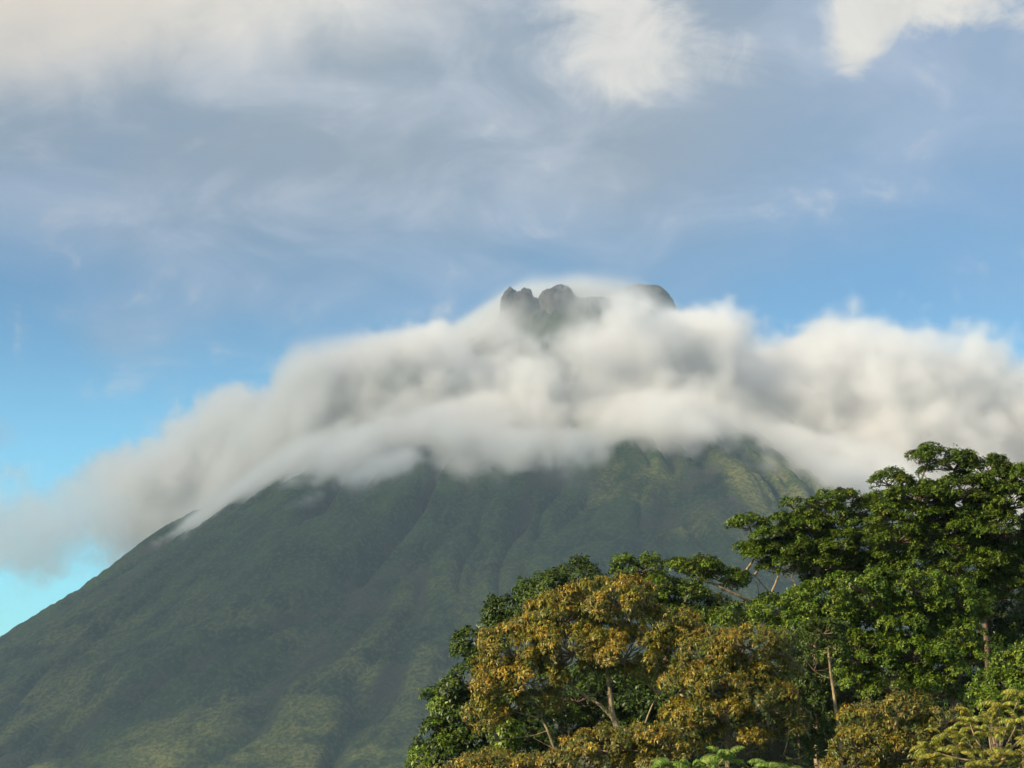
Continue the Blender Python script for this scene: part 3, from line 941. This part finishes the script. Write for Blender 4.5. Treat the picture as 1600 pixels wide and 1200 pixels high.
frond_plant('leafy_shrub', 'small pale green shrub at the bottom edge left of the dark gap', 'shrub', 64,
            ((1200, 1200, 0), (1222, 1210, -0.4), (1180, 1212, 0.3)), FRESH_FRONDS, ((1205, 1330), (1205, 1280), (1204, 1230)), M_BARK_PALE, per=8, scale=0.7)


# ------------------------------------------------------------------ haze
def volume_material(name, color, density, aniso, attr=None, scale=1.0):
    m = bpy.data.materials.new(name)
    m.use_nodes = True
    t = NT(m.node_tree)
    v = t.n('ShaderNodeVolumePrincipled', {'Color': color, 'Density': density, 'Anisotropy': aniso})
    if attr:
        v.inputs['Density Attribute'].default_value = ''
        a = t.n('ShaderNodeAttribute', attribute_name=attr)
        t.set(v, 'Density', t.m('MULTIPLY', a.outputs['Fac'], density))
    else:
        v.inputs['Density Attribute'].default_value = ''
    o = t.n('ShaderNodeOutputMaterial')
    m.node_tree.links.new(v.outputs[0], o.inputs['Volume'])
    return m


def box_mesh(name, lo, hi, mat):
    (x0, y0, z0), (x1, y1, z1) = lo, hi
    V = np.array([(x0, y0, z0), (x1, y0, z0), (x1, y1, z0), (x0, y1, z0), (x0, y0, z1), (x1, y0, z1), (x1, y1, z1), (x0, y1, z1)])
    F = np.array([(0, 3, 2, 1), (4, 5, 6, 7), (0, 1, 5, 4), (1, 2, 6, 5), (2, 3, 7, 6), (3, 0, 4, 7)])
    return mesh_from(name, V, F, 4, mat, smooth=False)


HAZE = box_mesh('haze', (-9900, -9900, gv[:, 2].min() - 3), (9900, 9900, 1420), volume_material('haze_air', col(0.55, 0.76, 1.0), 0.38e-4, 0.0))
tag(HAZE, 'thin blue haze filling the air before the volcano', 'haze', kind='stuff')


# ------------------------------------------------------------------ cloud banked against the upper slopes (a real voxel volume)
def grid_noise(shape, cells, seed):
    """smooth random field on a voxel grid, separable cubic interpolation of a small random lattice, about -1..1"""
    rs = np.random.RandomState(seed)
    lat = rs.uniform(-1, 1, size=[int(math.ceil(c)) + 4 for c in cells]).astype(np.float32)
    for ax in range(3):
        n, c = shape[ax], cells[ax]
        p = np.linspace(0, c, n, dtype=np.float32)
        k = np.floor(p).astype(int)
        f = p - k
        Wm = np.zeros((n, lat.shape[ax]), dtype=np.float32)
        ws = ((1 - f) ** 3 / 6, (3 * f ** 3 - 6 * f ** 2 + 4) / 6, (-3 * f ** 3 + 3 * f ** 2 + 3 * f + 1) / 6, f ** 3 / 6)
        for q in range(4):
            Wm[np.arange(n), k + q] += ws[q]
        lat = np.moveaxis(np.tensordot(Wm, lat, axes=(1, ax)), 0, ax)
    return lat * 1.9


def grid_fbm(shape, size, feature, octs, seed, gain=0.5, stretch=(1, 1, 1)):
    s, a, tot = 0, 1.0, 0
    for o in range(octs):
        cells = [sz / (feature * st / 2 ** o) for sz, st in zip(size, stretch)]
        s = s + a * grid_noise(shape, cells, seed + o * 13)
        tot += a
        a *= gain
    return s / tot ** 0.75


def voxel_cloud(name, lo, hi, dens, mat):
    """a mesh that carries the voxel values, turned into a volume grid by geometry nodes"""
    nx, ny, nz = dens.shape
    gx, gy, gz = (np.linspace(l, h, n, dtype=np.float32) for l, h, n in zip(lo, hi, dens.shape))
    G = np.stack(np.meshgrid(gx, gy, gz, indexing='ij'), -1).reshape(-1, 3)
    me = bpy.data.meshes.new(name)
    me.vertices.add(len(G))
    me.vertices.foreach_set('co', G.ravel())
    a = me.attributes.new('dens', 'FLOAT', 'POINT')
    a.data.foreach_set('value', np.ascontiguousarray(dens, dtype=np.float32).ravel())
    o = bpy.data.objects.new(name, me)
    COL.objects.link(o)
    me.materials.append(mat)
    ng = bpy.data.node_groups.new(name + '_nodes', 'GeometryNodeTree')
    ng.interface.new_socket('Geometry', in_out='INPUT', socket_type='NodeSocketGeometry')
    ng.interface.new_socket('Geometry', in_out='OUTPUT', socket_type='NodeSocketGeometry')
    t = NT(ng)
    gi = t.n('NodeGroupInput')
    go = t.n('NodeGroupOutput')
    pos = t.n('GeometryNodeInputPosition')
    sp = t.n('ShaderNodeSeparateXYZ', {0: pos.outputs[0]})
    idx = []
    for k, n in enumerate((nx, ny, nz)):
        s = (n - 1) / (hi[k] - lo[k])
        idx.append(t.m('ROUND', t.m('MULTIPLY', t.m('SUBTRACT', sp.outputs[k], lo[k]), s)))
    # integer maths keeps the index exact
    def im(op, a, b):
        nd = t.n('FunctionNodeIntegerMath', operation=op)
        t.set(nd, 0, a)
        t.set(nd, 1, b)
        return nd.outputs[0]
    ii = [t.n('FunctionNodeFloatToInt', {0: q}, rounding_mode='ROUND').outputs[0] for q in idx]
    index = im('ADD', im('MULTIPLY', im('ADD', im('MULTIPLY', ii[0], ny), ii[1]), nz), ii[2])
    na = t.n('GeometryNodeInputNamedAttribute', {'Name': 'dens'}, data_type='FLOAT')
    si = t.n('GeometryNodeSampleIndex', {'Geometry': gi.outputs[0], 'Index': index}, data_type='FLOAT', domain='POINT', clamp=True)
    t.set(si, 1, na.outputs[0])
    vc = t.n('GeometryNodeVolumeCube', {'Density': si.outputs[0], 'Background': 0.0, 'Min': lo, 'Max': hi,
                                        'Resolution X': nx, 'Resolution Y': ny, 'Resolution Z': nz})
    sm = t.n('GeometryNodeSetMaterial', {'Geometry': vc.outputs[0], 'Material': mat})
    t.nt.links.new(sm.outputs[0], go.inputs[0])
    md = o.modifiers.new('cloud', 'NODES')
    md.node_group = ng
    return o


def build_bank():
    lo = (-1500.0, 3850.0, 330.0)
    hi = (1560.0, 5450.0, 1330.0)
    step = 10.0
    shape = [int((h - l) / step) + 1 for l, h in zip(lo, hi)]
    size = [h - l for l, h in zip(lo, hi)]
    gx, gy, gz = (np.linspace(l, h, n, dtype=np.float32) for l, h, n in zip(lo, hi, shape))
    X, Y, Z = np.meshgrid(gx, gy, gz, indexing='ij', sparse=True)
    # frame-free description: top and bottom edge of the bank along x, at its own distance
    def edge(pts):
        w = np.array([P(px, py, float(np.interp(px, (-120, 130, 350, 600, 800, 1000, 1720), (5060, 4900, 4600, 4400, 4260, 4220, 4380)))) for px, py in pts])
        return w[:, 0], w[:, 2]
    tx, tz = edge(((-120, 790), (0, 745), (130, 690), (270, 625), (350, 596), (390, 606), (450, 580), (550, 560), (680, 508), (760, 520), (850, 548), (905, 535), (945, 478), (985, 468), (1050, 466), (1150, 470), (1230, 486), (1310, 474), (1380, 498), (1450, 515), (1540, 540), (1600, 570), (1720, 640)))
    bx, bz = edge(((-120, 900), (0, 885), (130, 875), (250, 818), (350, 785), (450, 755), (520, 735), (620, 700), (700, 692), (860, 684), (900, 705), (930, 722), (1000, 702), (1150, 690), (1210, 692), (1300, 715), (1370, 735), (1450, 725), (1600, 705), (1720, 690)))
    zt = np.interp(X, tx, tz) 
    zb = np.interp(X, bx, bz) - 62.0 * sstep(X, -1050.0, -450.0) + 34.0 * sstep(X, 120.0, 300.0) * sstep(X, 620.0, 470.0) - 30.0 * sstep(X, 500.0, 700.0) + 15.0 * sstep(X, -700, -1050)
    # the slope the bank lies against
    zz = np.clip(Z, 0, H_TOP)
    rc = cone_r(zz)
    ax = np.abs(X - PX)
    front = PY - np.sqrt(np.clip(rc ** 2 - ax ** 2, 0, None))
    # on the far left the bank slips behind the flank, on the right it stands free in front of it
    plane = np.interp(X, (-1500, -1000, -760, -500, -200, 100, 260), (5150, 5060, 4800, 4520, 4330, 4190, 4170))
    yf_l = np.minimum(front - 120.0 * sstep(X, -850, -500), plane)
    yf_r = np.minimum(front, PY - 500.0 - 0.10 * (X - PX)) - 160.0
    k = sstep(X, 20.0, 380.0)
    yf = yf_l * (1 - k) + yf_r * k
    yb = np.where(X > 1e9, front, PY - 40.0 + 330.0 * sstep(X, -400, -900))
    f1 = grid_fbm(shape, size, 330.0, 3, 11, 0.6, (1.1, 1.0, 0.85))
    f2 = grid_fbm(shape, size, 190.0, 5, 51, 0.70, (1.0, 1.0, 1.0))
    warp = 50.0 * f1
    dtop = (zt - Z) - 24.0 + warp * 0.45
    dbot = (Z - zb) + warp * 0.7
    dy = np.minimum(Y - yf, yb - Y) + 150.0 * f1
    d = np.minimum(np.minimum(dtop, dbot * 0.9), dy)          # metres inside the bank
    d = d + 185.0 * np.clip(f2, -0.32, 0.30) + 20.0 + 20.0 * sstep(X, -600.0, -850.0) * sstep(Y, PY - 160.0, PY - 20.0) + 60.0 * sstep(X, 700.0, 950.0)
    dens = sstep(d, -12.0, 75.0)
    dens = dens * (0.55 + 0.5 * sstep(f2, -0.4, 0.5)) * (1 - 0.72 * sstep(X, -820.0, -1250.0))
    # thin veil blown over the summit, and wisps just under the bank
    rr = np.sqrt((X - PX) ** 2 + (Y - PY) ** 2)
    surf = np.where(rr < R_TOP, H_TOP, H_TOP - (rr - R_TOP) * SLOPE)
    above = Z - surf
    cap = sstep(above, 90.0, 30.0) * sstep(Z, H_TOP - 230, H_TOP - 110) * sstep(X, PX + 330, PX + 150)
    cap = cap * (1 - 0.85 * np.exp(-((X - 75.0) / 80.0) ** 4) * (Y < PY - 110.0))
    cap = cap * np.clip(0.70 + 1.4 * f1 + 1.2 * f2, 0, 1)
    dens = np.maximum(dens, 0.46 * cap)
    wisp = sstep(Z, zb - 130, zb) * sstep(above, 120.0, 40.0) * sstep(f1 + 0.8 * f2, 0.0, 0.7)
    dens = np.maximum(dens, 0.09 * wisp)
    # nothing inside the rock, clean border
    dens = np.where(above < -60, 0, dens)
    for k, n in enumerate(shape):
        e = np.minimum(np.arange(n), np.arange(n)[::-1]) / 6.0
        e = np.clip(e, 0, 1).astype(np.float32)
        dens = dens * e.reshape([-1 if q == k else 1 for q in range(3)])
    dens = np.where(dens < 0.004, 0, dens)
    return lo, hi, dens


clo, chi, cd = build_bank()
bank = voxel_cloud('cloud_bank', clo, chi, cd, volume_material('cloud_vapour', col(1.0, 1.0, 1.0), 0.043, 0.55, attr='density'))
tag(bank, 'broad pale cloud bank wrapped around the upper slopes of the volcano', 'cloud', kind='stuff')


def build_shade_cloud():
    """unseen cloud added and shaped to shade the volcano, high to the left of the view"""
    lo, hi = (-7400.0, -1300.0, 2650.0), (-1200.0, 3900.0, 3350.0)
    shape = (124, 104, 24)
    size = [h - l for l, h in zip(lo, hi)]
    gx, gy, gz = (np.linspace(l, h, n, dtype=np.float32) for l, h, n in zip(lo, hi, shape))
    X, Y, Z = np.meshgrid(gx, gy, gz, indexing='ij', sparse=True)
    f1 = grid_fbm(shape, size, 800.0, 4, 5, 0.55, (1, 1, 1.5))
    ex = np.minimum(X + 7000.0, (-3300.0 - 150.0 * sstep(Y, 1500.0, 1950.0)) - X)
    ey = np.minimum(Y - 250.0, 3500.0 - Y)
    ez = 300.0 - np.abs(Z - 3000.0)
    solid = np.minimum(ex, ey) + 500.0 * f1
    ragged = np.minimum(np.minimum(-1500.0 - X, ey), 260.0) + 1100.0 * f1 - 470.0      # broken towards the right
    d = np.minimum(np.maximum(solid, ragged), ez * 2.0)
    dens = sstep(d, 0.0, 420.0) * (0.6 + 0.6 * sstep(f1, -0.5, 0.5)) * (1.35 - 0.75 * sstep(Y, 1300.0, 2000.0))
    for k, n in enumerate(shape):
        e = np.clip(np.minimum(np.arange(n), np.arange(n)[::-1]) / 3.0, 0, 1).astype(np.float32)
        dens = dens * e.reshape([-1 if q == k else 1 for q in range(3)])
    return lo, hi, dens


slo, shi, sd_ = build_shade_cloud()  # added out of view, shaped to dim the slopes and the bank's left
shade = voxel_cloud('cloud', slo, shi, sd_, volume_material('shade_cloud_vapour', col(1.0, 1.0, 1.0), 0.0022, 0.5, attr='density'))
tag(shade, 'unseen high cloud added to shade the volcano', 'cloud', kind='stuff')
